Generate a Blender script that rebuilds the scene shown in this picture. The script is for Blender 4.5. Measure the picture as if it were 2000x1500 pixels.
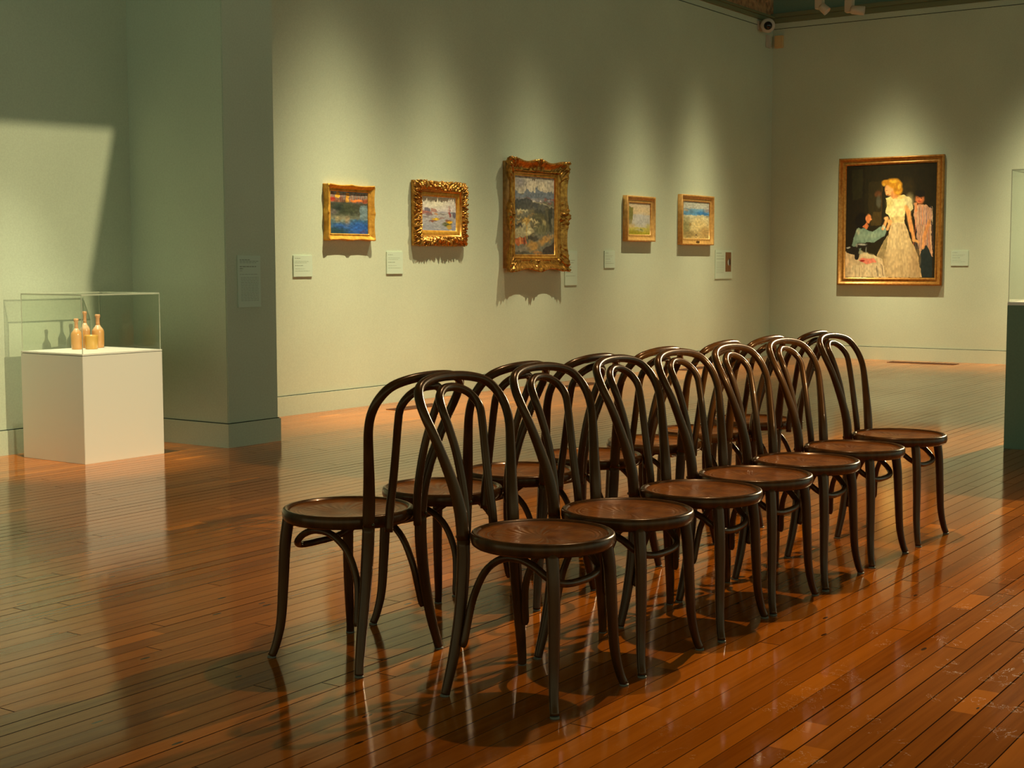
import bpy, bmesh, math, random
import numpy as np
from mathutils import Vector, Matrix, Euler
random.seed(7)
for o in list(bpy.data.objects): bpy.data.objects.remove(o, do_unlink=True)
S = bpy.context.scene
col = S.collection
PI = math.pi

# ---------------------------------------------------------------- camera, world, exposure
CH = 1.18
cam_data = bpy.data.cameras.new('camera'); cam = bpy.data.objects.new('camera', cam_data); col.objects.link(cam)
S.camera = cam
cam_data.sensor_width = 36; cam_data.lens = 2788.2 / 2000 * 36
a, p, ro = 0.609, 0.0839, -0.0018
F = Vector((math.cos(a)*math.cos(p), math.sin(a)*math.cos(p), -math.sin(p)))
R0 = Vector((math.sin(a), -math.cos(a), 0)); U0 = R0.cross(F)
R = R0*math.cos(ro) + U0*math.sin(ro); U = U0*math.cos(ro) - R0*math.sin(ro)
M = Matrix((R, U, -F)).transposed().to_4x4(); M.translation = (0, 0, CH)
cam.matrix_world = M
cam_data.clip_end = 100

S.view_settings.view_transform = 'Standard'; S.view_settings.look = 'None'
S.view_settings.exposure = 0.0; S.view_settings.gamma = 1.0; S.view_settings.use_curve_mapping = False
W = bpy.data.worlds.new('world'); S.world = W; W.use_nodes = True
_t = W.node_tree; _c = _t.nodes.new('ShaderNodeTexCoord'); _s = _t.nodes.new('ShaderNodeSeparateXYZ'); _r = _t.nodes.new('ShaderNodeValToRGB')
_t.links.new(_c.outputs['Generated'], _s.inputs[0]); _t.links.new(_s.outputs[2], _r.inputs[0]); _t.links.new(_r.outputs[0], _t.nodes['Background'].inputs[0])
_e = _r.color_ramp.elements; _e[0].position = .10; _e[0].color = (0.74, 0.93, 0.67, 1); _e[1].position = .40; _e[1].color = (0.10, 0.14, 0.11, 1)   # the rest of the dim gallery beyond the opening
W.node_tree.nodes['Background'].inputs[1].default_value = 0.78

def spot(name, loc, target, power, angle, blend, color, size=0.03):
    L = bpy.data.lights.new(name, 'SPOT'); L.energy = power; L.spot_size = math.radians(angle)
    L.spot_blend = blend; L.color = color; L.shadow_soft_size = size
    o = bpy.data.objects.new(name, L); col.objects.link(o); o.location = loc
    d = Vector(target) - Vector(loc); o.rotation_euler = d.to_track_quat('-Z', 'Y').to_euler()
    return o
def beam(o, sx, sy):
    """elliptical bell-shaped beam profile of a gallery spot with a spread lens; sx, sy in degrees"""
    L = o.data; L.use_nodes = True; t = L.node_tree; em = next(n for n in t.nodes if n.type == 'EMISSION')
    tc = t.nodes.new('ShaderNodeTexCoord'); sp = t.nodes.new('ShaderNodeSeparateXYZ'); t.links.new(tc.outputs['Normal'], sp.inputs[0])
    def m(op, a, b=0.0):
        n = t.nodes.new('ShaderNodeMath'); n.operation = op
        for i, v in enumerate((a, b)):
            if isinstance(v, (int, float)): n.inputs[i].default_value = v
            else: t.links.new(v, n.inputs[i])
        return n.outputs[0]
    z = m('MAXIMUM', m('ABSOLUTE', sp.outputs[2]), .05)
    ax = m('DIVIDE', m('ARCTANGENT', m('DIVIDE', sp.outputs[0], z)), math.radians(sx))
    ay = m('DIVIDE', m('ARCTANGENT', m('DIVIDE', sp.outputs[1], z)), math.radians(sy))
    r2 = m('ADD', m('MULTIPLY', ax, ax), m('MULTIPLY', ay, ay))
    t.links.new(m('EXPONENT', m('MULTIPLY', r2, -1.0)), em.inputs[1])
    return o
WARM = (1.0, 0.85, 0.53)
YM, XR, YL = 7.796, 16.969, 7.625      # main wall, right wall, alcove wall
ZC = 4.20
# picture lights on the track along the main wall
for x, pw, sx, dx in ((8.60, 1850, 16, .30), (9.95, 1300, 13, .35), (11.5, 1050, 12.5, .5), (13.5, 1150, 12.5, .5), (14.95, 1250, 13.5, .0)):
    beam(spot('picture_spotlight', (x+dx, YM-1.35, 4.35), (x, YM-.41, 0), pw, 110, .3, WARM, .014), sx, 16.6)
for y in (6.2, 4.35):
    beam(spot('picture_spotlight', (XR-1.35, y-.05, 4.25), (XR-.12, y, 0), 1480, 110, .3, WARM, .02), 14, 16.4)
# the downlight over the chairs, the long throws at the two plinths
spot('chair_spotlight', (5.45, 2.5, 4.3), (5.1, 1.9, 0), 310, 86, 1.0, (1.0, 0.70, 0.38), 0.025)
spot('plinth_spotlight', (15.8, 1.95, 4.0), (7.6, 2.6, 0.2), 5200, 30, 0.8, (1.0, 0.78, 0.45), 0.05)
spot('alcove_spotlight', (4.85, -6.0, 4.1), (5.55, 7.3, 0.9), 4200, 20, 0.3, (1.0, 0.83, 0.50), 0.002)
spot('alcove_downlight', (5.25, 6.75, 4.2), (5.5, 7.1, 0.4), 760, 30, 0.8, (1.0, 0.92, 0.62), 0.03)

# ---------------------------------------------------------------- helpers
def mat(name, colr=(.5,.5,.5), rough=.5, metal=0, spec=.5, coat=0, tint=(1, 1, 1)):
    m = bpy.data.materials.new(name); m.use_nodes = True
    b = m.node_tree.nodes['Principled BSDF']
    b.inputs['Base Color'].default_value = (*colr, 1); b.inputs['Roughness'].default_value = rough
    b.inputs['Metallic'].default_value = metal; b.inputs['Specular IOR Level'].default_value = spec
    b.inputs['Specular Tint'].default_value = (*tint, 1); b.inputs['Coat Weight'].default_value = coat; b.inputs['Coat Roughness'].default_value = .08
    return m
class NT:
    def __init__(s, m): s.t = m.node_tree; s.b = s.t.nodes['Principled BSDF']
    def n(s, ty, ins=None, **kw):
        nd = s.t.nodes.new(ty)
        for k, v in kw.items(): setattr(nd, k, v)
        for k, v in (ins or {}).items():
            if hasattr(v, 'links') or isinstance(v, bpy.types.NodeSocket): s.t.links.new(v, nd.inputs[k])
            else: nd.inputs[k].default_value = v
        return nd
    def math(s, op, a, b=0.0, c=None, clamp=False):
        ins = {0: a, 1: b}
        if c is not None: ins[2] = c
        return s.n('ShaderNodeMath', ins, operation=op, use_clamp=clamp).outputs[0]
    def mix(s, f, c1, c2, bt='MIX'):
        nd = s.t.nodes.new('ShaderNodeMix'); nd.data_type = 'RGBA'; nd.blend_type = bt
        for i, v in ((0, f), (6, c1), (7, c2)):
            if isinstance(v, bpy.types.NodeSocket): s.t.links.new(v, nd.inputs[i])
            else: nd.inputs[i].default_value = v if i == 0 else (*v, 1)
        return nd.outputs[2]
    def out(s, k, v): s.t.links.new(v, s.b.inputs[k])

def link(name, me, m, parent=None, kind=None):
    o = bpy.data.objects.new(name, me); col.objects.link(o)
    if m:
        for mm in (m if isinstance(m, (list, tuple)) else [m]): me.materials.append(mm)
    if parent: o.parent = parent
    if kind: o['kind'] = kind
    return o
def frombm(name, bm, m, parent=None, smooth=False, kind=None):
    me = bpy.data.meshes.new(name); bmesh.ops.recalc_face_normals(bm, faces=bm.faces); bm.to_mesh(me); bm.free()
    if smooth:
        for f in me.polygons: f.use_smooth = True
    return link(name, me, m, parent, kind)
def add_box(bm, lo, hi, bev=0):
    r = bmesh.ops.create_cube(bm, size=1)
    for v in r['verts']:
        v.co = Vector([lo[i] + (v.co[i]+.5)*(hi[i]-lo[i]) for i in range(3)])
    if bev:
        es = list({e for v in r['verts'] for e in v.link_edges})
        bmesh.ops.bevel(bm, geom=es, offset=bev, segments=2, affect='EDGES')
def box(name, lo, hi, m, parent=None, bev=0, kind=None):
    bm = bmesh.new(); add_box(bm, lo, hi, bev); return frombm(name, bm, m, parent, kind=kind)
def catmull(P, n):
    P = [np.array(q, float) for q in P]; P = [2*P[0]-P[1]] + P + [2*P[-1]-P[-2]]; out = []
    for i in range(1, len(P)-2):
        for k in range(n):
            t = k/n; a_, b_, c_, d_ = P[i-1], P[i], P[i+1], P[i+2]
            out.append(.5*((2*b_) + (-a_+c_)*t + (2*a_-5*b_+4*c_-d_)*t*t + (-a_+3*b_-3*c_+d_)*t**3))
    out.append(P[-2]); return out
def tube(name, P, m, parent=None, n=5, seg=14, bm=None):
    """P: list of (x,y,z,r)"""
    own = bm is None
    if own: bm = bmesh.new()
    Q = catmull(P, n); pts = [Vector(q[:3]) for q in Q]; rs = [q[3] for q in Q]
    t = (pts[1]-pts[0]).normalized(); ref = Vector((0, 0, 1)) if abs(t.z) < .9 else Vector((1, 0, 0))
    nn = t.cross(ref).normalized(); rings = []
    for i, q in enumerate(pts):
        t2 = (pts[min(i+1, len(pts)-1)] - pts[max(i-1, 0)]).normalized()
        nn = (nn - t2*nn.dot(t2)).normalized(); bb = t2.cross(nn)
        rings.append([bm.verts.new(q + (nn*math.cos(k*2*PI/seg) + bb*math.sin(k*2*PI/seg))*rs[i]) for k in range(seg)])
    for A, B in zip(rings, rings[1:]):
        for k in range(seg): bm.faces.new((A[k], A[(k+1) % seg], B[(k+1) % seg], B[k]))
    bm.faces.new(rings[0]); bm.faces.new(rings[-1])
    if own: return frombm(name, bm, m, parent, smooth=True)
def lathe(name, prof, m, parent=None, seg=48, loc=(0, 0, 0), bm=None, closed=False):
    own = bm is None
    if own: bm = bmesh.new()
    rings = []
    for r, z in prof:
        if r < 1e-6: rings.append([bm.verts.new((loc[0], loc[1], loc[2]+z))])
        else: rings.append([bm.verts.new((loc[0]+r*math.cos(k*2*PI/seg), loc[1]+r*math.sin(k*2*PI/seg), loc[2]+z)) for k in range(seg)])
    prs = list(zip(rings, rings[1:])) + ([(rings[-1], rings[0])] if closed else [])
    for A, B in prs:
        for k in range(seg):
            k2 = (k+1) % seg
            if len(A) == 1 and len(B) == 1: continue
            if len(A) == 1: bm.faces.new((A[0], B[k], B[k2]))
            elif len(B) == 1: bm.faces.new((A[k], A[k2], B[0]))
            else: bm.faces.new((A[k], A[k2], B[k2], B[k]))
    if own: return frombm(name, bm, m, parent, smooth=True)
def empty(name, loc, rz=0, label=None, cat=None, group=None):
    o = bpy.data.objects.new(name, None); col.objects.link(o); o.location = loc; o.rotation_euler = (0, 0, rz)
    o.empty_display_size = .1; tag(o, label, cat, group); return o
def tag(o, label=None, cat=None, group=None, kind=None):
    for k, v in (('label', label), ('category', cat), ('group', group), ('kind', kind)):
        if v: o[k] = v
def copy_tree(o, parent=None):
    c = o.copy(); col.objects.link(c); c.parent = parent
    for ch in list(o.children): copy_tree(ch, c)
    return c

# ---------------------------------------------------------------- materials
def wall_material(name, c):
    m = mat(name, c, .75, spec=.25); t = NT(m)
    g = t.n('ShaderNodeNewGeometry')
    n1 = t.n('ShaderNodeTexNoise', {'Vector': g.outputs['Position'], 'Scale': 1.3, 'Detail': 4})
    n2 = t.n('ShaderNodeTexNoise', {'Vector': g.outputs['Position'], 'Scale': 90, 'Detail': 3})
    f = t.n('ShaderNodeMapRange', {0: n1.outputs[0], 1: .3, 2: .7, 3: .95, 4: 1.04}).outputs[0]
    f2 = t.n('ShaderNodeMapRange', {0: n2.outputs[0], 1: .3, 2: .7, 3: .95, 4: 1.05}).outputs[0]
    ff = t.math('MULTIPLY', f, f2)
    v = t.n('ShaderNodeCombineColor', {0: ff, 1: ff, 2: ff})
    t.out('Base Color', t.mix(1.0, c, v.outputs[0], 'MULTIPLY'))
    b = t.n('ShaderNodeBump', {'Height': n2.outputs[0], 'Strength': .08, 'Distance': .002}); t.out('Normal', b.outputs[0])
    return m
WALL = wall_material('wall_paint', (.49, .555, .415))
FRIEZE_G = mat('cornice_dark_green', (.16, .18, .09), .7)
def frieze_material():
    m = mat('pressed_brown_frieze', (.25, .15, .06), .6); t = NT(m)
    g = t.n('ShaderNodeNewGeometry')
    v = t.n('ShaderNodeTexVoronoi', {'Vector': g.outputs['Position'], 'Scale': 14})
    w = t.n('ShaderNodeTexNoise', {'Vector': g.outputs['Position'], 'Scale': 22, 'Detail': 3})
    k = t.math('ADD', v.outputs['Distance'], w.outputs[0])
    r = t.n('ShaderNodeMapRange', {0: k, 1: .6, 2: 1.15, 3: 0, 4: 1})
    t.out('Base Color', t.mix(r.outputs[0], (.26, .12, .05), (.52, .27, .12)))
    t.out('Normal', t.n('ShaderNodeBump', {'Height': k, 'Strength': .8, 'Distance': .02}).outputs[0]); return m
FRIEZE = frieze_material()
DARKLINE = mat('shadow_gap', (.03, .035, .02), .9)

def floor_material():
    m = mat('varnished_floorboards', (.3, .12, .03), .2, tint=(1, .80, .50)); t = NT(m)
    g = t.n('ShaderNodeNewGeometry'); sp = t.n('ShaderNodeSeparateXYZ', {0: g.outputs['Position']})
    X, Y = sp.outputs[0], sp.outputs[1]
    yy = t.math('DIVIDE', t.math('ADD', t.math('MULTIPLY', X, -.010), Y), .0705)
    row = t.math('FLOOR', yy); fy = t.math('FRACT', yy)
    wn = t.n('ShaderNodeTexWhiteNoise', {'W': row}, noise_dimensions='1D')
    xo = t.math('ADD', t.math('DIVIDE', X, 2.7), t.math('MULTIPLY', wn.outputs[0], 17.0))
    cell = t.math('FLOOR', xo); fx = t.math('FRACT', xo)
    # an occasional short inset piece inside a board
    wc = t.n('ShaderNodeTexWhiteNoise', {'Vector': t.n('ShaderNodeCombineXYZ', {0: cell, 1: row}).outputs[0]}, noise_dimensions='2D')
    cut = t.math('ADD', t.math('MULTIPLY', wc.outputs[0], .8), .1)
    short = t.math('MULTIPLY', t.math('GREATER_THAN', fx, cut), t.math('LESS_THAN', fx, t.math('ADD', cut, .085)))
    rare = t.math('GREATER_THAN', t.n('ShaderNodeSeparateColor', {0: wc.outputs[1]}).outputs[1], .68)
    short = t.math('MULTIPLY', short, rare)
    tone = t.n('ShaderNodeTexWhiteNoise', {'Vector': t.n('ShaderNodeCombineXYZ', {0: cell, 1: row, 2: short}).outputs[0]}, noise_dimensions='3D')
    sv = t.n('ShaderNodeCombineXYZ', {0: t.math('MULTIPLY', X, 1.6), 1: t.math('MULTIPLY', Y, 42), 2: t.math('MULTIPLY', wc.outputs[0], 30)})
    grain = t.n('ShaderNodeTexNoise', {'Vector': sv.outputs[0], 'Scale': 1, 'Detail': 5, 'Roughness': .6})
    broad = t.n('ShaderNodeTexNoise', {'Vector': g.outputs['Position'], 'Scale': .9, 'Detail': 3})
    k = t.math('ADD', t.math('MULTIPLY', tone.outputs[0], .30), t.math('MULTIPLY', grain.outputs[0], .45))
    k = t.math('ADD', k, t.math('MULTIPLY', broad.outputs[0], .35))
    k = t.math('ADD', k, t.math('MULTIPLY', short, .22))
    ramp = t.n('ShaderNodeValToRGB', {0: k})
    e = ramp.color_ramp.elements; e[0].position = .20; e[0].color = (.19, .040, .002, 1); e[1].position = .90; e[1].color = (.60, .170, .012, 1)
    base = ramp.outputs[0]
    # gaps between boards, some wide, and end joints
    wid = t.math('ADD', t.math('MULTIPLY', t.math('POWER', wn.outputs[0], 3.0), .040), .014)
    gapn = t.n('ShaderNodeTexNoise', {'Vector': sv.outputs[0], 'Scale': .25, 'Detail': 2})
    wid = t.math('MULTIPLY', wid, t.math('MULTIPLY', gapn.outputs[0], 2.0))
    ed = t.math('MINIMUM', fy, t.math('SUBTRACT', 1.0, fy))
    gap = t.math('LESS_THAN', ed, wid)
    jx = t.math('LESS_THAN', t.math('MINIMUM', fx, t.math('SUBTRACT', 1.0, fx)), .0007)
    gap = t.math('MAXIMUM', gap, jx)
    base = t.mix(t.math('MULTIPLY', gap, .96), base, (.012, .005, .002))
    # nail holes and knocks: sparse dark specks stretched along the boards
    nv = t.n('ShaderNodeCombineXYZ', {0: t.math('MULTIPLY', X, 4.2), 1: t.math('MULTIPLY', Y, 14)})
    vo = t.n('ShaderNodeTexVoronoi', {'Vector': nv.outputs[0], 'Scale': 1.0, 'Randomness': 1.0})
    pick = t.math('GREATER_THAN', t.n('ShaderNodeSeparateColor', {0: vo.outputs['Color']}).outputs[0], .60)
    nail = t.math('MULTIPLY', t.math('LESS_THAN', vo.outputs['Distance'], .085), pick)
    base = t.mix(t.math('MULTIPLY', nail, .85), base, (.012, .006, .003))
    # pale scratches, mostly on the near right of the floor
    wv = t.n('ShaderNodeTexNoise', {'Vector': g.outputs['Position'], 'Scale': 13, 'Detail': 4, 'Roughness': .62, 'Distortion': 1.2})
    line = t.math('LESS_THAN', t.math('ABSOLUTE', t.math('SUBTRACT', wv.outputs[0], .5)), .0045)
    mk = t.n('ShaderNodeTexNoise', {'Vector': g.outputs['Position'], 'Scale': 7.5, 'Detail': 1})
    line = t.math('MULTIPLY', line, t.math('GREATER_THAN', mk.outputs[0], .585))
    near = t.n('ShaderNodeMapRange', {0: Y, 1: 1.1, 2: 2.1, 3: 1, 4: .0}).outputs[0]
    line = t.math('MULTIPLY', line, near)
    base = t.mix(t.math('MULTIPLY', line, .55), base, (.62, .42, .20))
    t.out('Base Color', base)
    rn = t.n('ShaderNodeMapRange', {0: broad.outputs[0], 1: .3, 2: .7, 3: .075, 4: .15}).outputs[0]
    rn = t.math('ADD', rn, t.math('MULTIPLY', t.math('MAXIMUM', gap, line), .4)); t.out('Roughness', rn)
    t.b.inputs['Specular IOR Level'].default_value = .5
    t.out('Specular IOR Level', t.math('MULTIPLY', t.math('SUBTRACT', 1.0, gap), .46))
    h = t.math('SUBTRACT', t.math('MULTIPLY', grain.outputs[0], .18), t.math('MULTIPLY', gap, .9))
    h = t.math('SUBTRACT', h, t.math('MULTIPLY', nail, .7))
    cup = t.math('MULTIPLY', t.math('MULTIPLY', fy, t.math('SUBTRACT', 1.0, fy)), .5)
    tilt = t.math('MULTIPLY', t.math('SUBTRACT', tone.outputs[0], .5), t.math('MULTIPLY', fy, .35))
    h = t.math('ADD', h, t.math('ADD', cup, tilt))
    t.out('Normal', t.n('ShaderNodeBump', {'Height': h, 'Strength': .13, 'Distance': .003}).outputs[0])
    return m
FLOOR = floor_material()

def wood_material(name, dark, light, rough=.22, scale=1.0, radial=False):
    m = mat(name, dark, rough, spec=.32, coat=.10, tint=(1, .62, .34)); m.node_tree.nodes['Principled BSDF'].inputs['Coat Tint'].default_value = (1, .9, .8, 1); t = NT(m)
    tc = t.n('ShaderNodeTexCoord'); P_ = tc.outputs['Object']
    mp = t.n('ShaderNodeMapping', {0: P_}); mp.inputs['Scale'].default_value = (18*scale, 18*scale, 3*scale)
    n1 = t.n('ShaderNodeTexNoise', {'Vector': mp.outputs[0], 'Scale': 1.6, 'Detail': 5})
    t.out('Base Color', t.mix(t.n('ShaderNodeMapRange', {0: n1.outputs[0], 1: .3, 2: .72, 3: 0, 4: 1}).outputs[0], dark, light))
    if radial:
        sp = t.n('ShaderNodeSeparateXYZ', {0: P_}); x, y = sp.outputs[0], sp.outputs[1]
        ang = t.math('ARCTAN2', y, x)
        rr = t.math('SQRT', t.math('ADD', t.math('MULTIPLY', x, x), t.math('MULTIPLY', y, y)))
        rays = t.math('SINE', t.math('ADD', t.math('MULTIPLY', ang, 26), t.math('MULTIPLY', rr, 70)))
        rays = t.math('MULTIPLY', rays, t.n('ShaderNodeMapRange', {0: rr, 1: .02, 2: .06, 3: 0, 4: 1}).outputs[0])
        rays = t.math('MULTIPLY', rays, t.math('LESS_THAN', rr, .135))
        rings = t.math('MULTIPLY', t.math('SINE', t.math('MULTIPLY', rr, 520)), t.math('MULTIPLY', t.math('GREATER_THAN', rr, .139), t.math('LESS_THAN', rr, .163)))
        n2 = t.n('ShaderNodeTexNoise', {'Vector': P_, 'Scale': 60, 'Detail': 3})
        h = t.math('ADD', t.math('ADD', rays, rings), t.math('MULTIPLY', n2.outputs[0], 1.6))
        t.out('Normal', t.n('ShaderNodeBump', {'Height': h, 'Strength': .35, 'Distance': .0015}).outputs[0])
        t.out('Coat Normal', t.n('ShaderNodeBump', {'Height': h, 'Strength': .2, 'Distance': .0015}).outputs[0])
    return m
WOOD = wood_material('dark_bentwood', (.034, .012, .003), (.085, .030, .006), .26)
SEATW = wood_material('embossed_seat_wood', (.13, .036, .006), (.30, .095, .014), .30, .6, True)
GLIDE = mat('foot_glide', (.14, .12, .08), .6)

def gold_material(name, c1, c2, metal=.55, rough=.38):
    m = mat(name, c1, rough, metal); t = NT(m)
    tc = t.n('ShaderNodeTexCoord')
    n1 = t.n('ShaderNodeTexNoise', {'Vector': tc.outputs['Object'], 'Scale': 30, 'Detail': 4})
    t.out('Base Color', t.mix(t.n('ShaderNodeMapRange', {0: n1.outputs[0], 1: .35, 2: .65, 3: 0, 4: 1}).outputs[0], c1, c2))
    return m
GOLD = gold_material('gilt_frame', (.40, .17, .022), (.60, .31, .055))
GOLDB = gold_material('bright_gilt', (.58, .27, .03), (.78, .42, .06), .4, .4)
GOLDD = gold_material('aged_gilt', (.24, .10, .015), (.52, .26, .045), .7, .30)
OAKG = gold_material('pale_gilt_wood', (.50, .27, .07), (.66, .38, .11), .25, .45)
SIDE = gold_material('frame_side', (.20, .11, .025), (.30, .17, .04), .2, .55)
WHITE = mat('white_lacquer', (.80, .78, .68), .45)
GREENP = wall_material('dark_green_paint', (.16, .245, .17))
LABELM = mat('pale_green_card', (.50, .62, .49), .6)
INK = mat('grey_print', (.24, .30, .22), .8)
BLACK = mat('black_gloss', (.006, .006, .006), .15)
PLASTIC = mat('white_plastic', (.48, .44, .36), .5)
BEIGE = mat('beige_plastic', (.62, .42, .18), .5)
VENT = mat('brown_metal_grille', (.085, .030, .010), .55)
def glass_material():
    m = bpy.data.materials.new('clear_acrylic'); m.use_nodes = True; nt = m.node_tree; nt.nodes.clear()
    o = nt.nodes.new('ShaderNodeOutputMaterial'); mx = nt.nodes.new('ShaderNodeMixShader')
    tr = nt.nodes.new('ShaderNodeBsdfTransparent'); gl = nt.nodes.new('ShaderNodeBsdfGlossy'); fr = nt.nodes.new('ShaderNodeLayerWeight'); fr.inputs[0].default_value = .5; p5 = nt.nodes.new('ShaderNodeMath'); p5.operation = 'POWER'; p5.inputs[1].default_value = 5; p6 = nt.nodes.new('ShaderNodeMath'); p6.operation = 'MULTIPLY_ADD'; p6.inputs[1].default_value = .35; p6.inputs[2].default_value = .02; nt.links.new(fr.outputs['Facing'], p5.inputs[0]); nt.links.new(p5.outputs[0], p6.inputs[0]); gl.inputs['Roughness'].default_value = .02; tr.inputs[0].default_value = (.985, .995, .98, 1)
    nt.links.new(p6.outputs[0], mx.inputs[0]); nt.links.new(tr.outputs[0], mx.inputs[1]); nt.links.new(gl.outputs[0], mx.inputs[2])
    nt.links.new(mx.outputs[0], o.inputs[0]); return m
GLASS = glass_material()
GEDGE = mat('polished_acrylic_edge', (.62, .66, .50), .2)
GEDGE.node_tree.nodes['Principled BSDF'].inputs['Alpha'].default_value = .55

# ---------------------------------------------------------------- the setting
# framing shutter in front of the long-throw alcove lamp (outside the view)
Ls = Vector((4.85, -6.0, 4.1)); hy = .6
def ap(x, z):
    k = hy/(7.625-Ls.y); return (Ls.x+(x-Ls.x)*k, Ls.z+(z-Ls.z)*k)
inner = [ap(3.6, 2.0), ap(6.331, 2.07), ap(6.10, 1.08), ap(6.13, .6), ap(6.20, -1.9), ap(3.6, -1.9)]
outer = [(Ls.x-.5, Ls.z+.35), (Ls.x+.5, Ls.z+.35), (Ls.x+.5, Ls.z-.14), (Ls.x+.5, Ls.z-.2), (Ls.x+.5, Ls.z-.6), (Ls.x-.5, Ls.z-.6)]
bm = bmesh.new(); V_ = [[bm.verts.new((x, Ls.y+hy+t_, z)) for x, z in L_] for t_ in (0, .002) for L_ in (inner, outer)]
for i in range(6):
    j = (i+1) % 6
    bm.faces.new((V_[0][i], V_[0][j], V_[1][j], V_[1][i])); bm.faces.new((V_[2][i], V_[2][j], V_[3][j], V_[3][i]))
    bm.faces.new((V_[0][i], V_[0][j], V_[2][j], V_[2][i])); bm.faces.new((V_[1][i], V_[1][j], V_[3][j], V_[3][i]))
hood = frombm('framing_shutter', bm, mat('black_shutter', (.02, .02, .02), .7)); tag(hood, 'black metal framing shutter before the long-throw gallery lamp', 'shutter')
X0, X1, Y0 = 6.4575, 6.914, 6.7326
HT = 5.4
box('floor', (-4, -8, -.1), (XR+.3, YM+.3, 0), FLOOR, kind='structure')
def wall(name, lo, hi): return box(name, lo, hi, WALL, kind='structure')
wall('wall_main', (X1-.02, YM, 0), (XR+.25, YM+.25, ZC))
wall('wall_right', (XR, -3.0, 0), (XR+.25, YM, ZC))
wall('wall_alcove', (-2.0, YL, 0), (X0, YL+.25, HT))
bm = bmesh.new(); add_box(bm, (X0, Y0, 0), (X1, YM+.2, HT), .006); frombm('wall_pier', bm, WALL, kind='structure')
# baseboards: same paint, a fine strip on top coloured dark for the groove's shadow
BB = .159; bt = .012
def base(name, lo, hi):
    o = box(name, (lo[0], lo[1], 0), (hi[0], hi[1], BB-.006), WALL, kind='structure')
    return o
base('baseboard_main', (X1, YM-bt), (XR-bt, YM)); base('baseboard_right', (XR-bt, -3), (XR, YM-bt))
base('baseboard_alcove', (-2, YL-bt), (X0-bt, YL))
bm = bmesh.new(); add_box(bm, (X0-bt, Y0-bt, 0), (X1+bt, YM-bt, BB-.006)); frombm('baseboard_pier', bm, WALL, kind='structure')
bm = bmesh.new()
add_box(bm, (X1, YM-.004, BB-.006), (XR, YM, BB)); add_box(bm, (XR-.004, -3, BB-.006), (XR, YM-.004, BB))
add_box(bm, (-2, YL-.004, BB-.006), (X0, YL, BB)); add_box(bm, (X0-.004, Y0-.004, BB-.006), (X1+.004, YM-.01, BB))
frombm('trim_1', bm, DARKLINE, kind='structure')
# picture rail, brown frieze, cornice, ceiling
bm = bmesh.new(); add_box(bm, (X1, YM-.035, ZC), (XR-.05, YM, ZC+.05), .008); add_box(bm, (X1, YM-.06, ZC+.05), (XR-.07, YM, ZC+.075), .006)
frombm('trim_2', bm, FRIEZE_G, kind='structure')
bm = bmesh.new(); add_box(bm, (XR-.05, -3, ZC), (XR, YM, ZC+.06), .008); add_box(bm, (XR-.09, -3, ZC+.06), (XR, YM, ZC+.11), .008)
frombm('trim_3', bm, FRIEZE_G, kind='structure')
bm = bmesh.new(); add_box(bm, (X1, YM-.003, ZC-.075), (XR-.003, YM, ZC-.068)); add_box(bm, (XR-.003, -3, ZC-.075), (XR, YM, ZC-.068))
frombm('trim_4', bm, DARKLINE, kind='structure')
box('wall_frieze', (X1, YM, ZC), (XR, YM+.2, HT), FRIEZE, kind='structure')
box('wall_cove', (XR, -3.0, ZC), (XR+.25, YM+.2, HT), GREENP, kind='structure')
box('ceiling', (-4, -8, HT), (XR+.3, YM+.3, HT+.2), mat('ceiling_paint', (.35, .36, .28), .8), kind='structure')

# floor vents
def vent(loc, L, Wd, rz, label):
    e = empty('floor_vent', (loc[0], loc[1], 0), rz, label, 'floor vent', 'brown floor vents along the walls')
    bm = bmesh.new()
    for lo, hi in (((-L/2, -Wd/2, 0), (L/2, -Wd/2+.012, .004)), ((-L/2, Wd/2-.012, 0), (L/2, Wd/2, .004)),
                   ((-L/2, -Wd/2+.012, 0), (-L/2+.012, Wd/2-.012, .004)), ((L/2-.012, -Wd/2+.012, 0), (L/2, Wd/2-.012, .004))): add_box(bm, lo, hi)
    frombm('vent_frame', bm, VENT, e)
    bm = bmesh.new(); n = int(L/.022)
    for i in range(n):
        x = -L/2+.016+i*(L-.032)/n; add_box(bm, (x, -Wd/2+.012, .0002), (x+.010, Wd/2-.012, .003))
    frombm('grille', bm, VENT, e)
vent((9.2, 7.38), .60, .16, 0, 'brown metal floor vent by the long wall, seen through the back of the nearest chair')
vent((11.78, 7.40), .60, .16, 0, 'brown metal floor vent by the long wall below the tall framed painting')
vent((14.35, 7.50), .60, .16, 0, 'brown metal floor vent by the long wall near the far corner')
vent((16.62, 5.66), .80, .20, PI/2, 'brown metal floor vent below the large figure painting')

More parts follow.
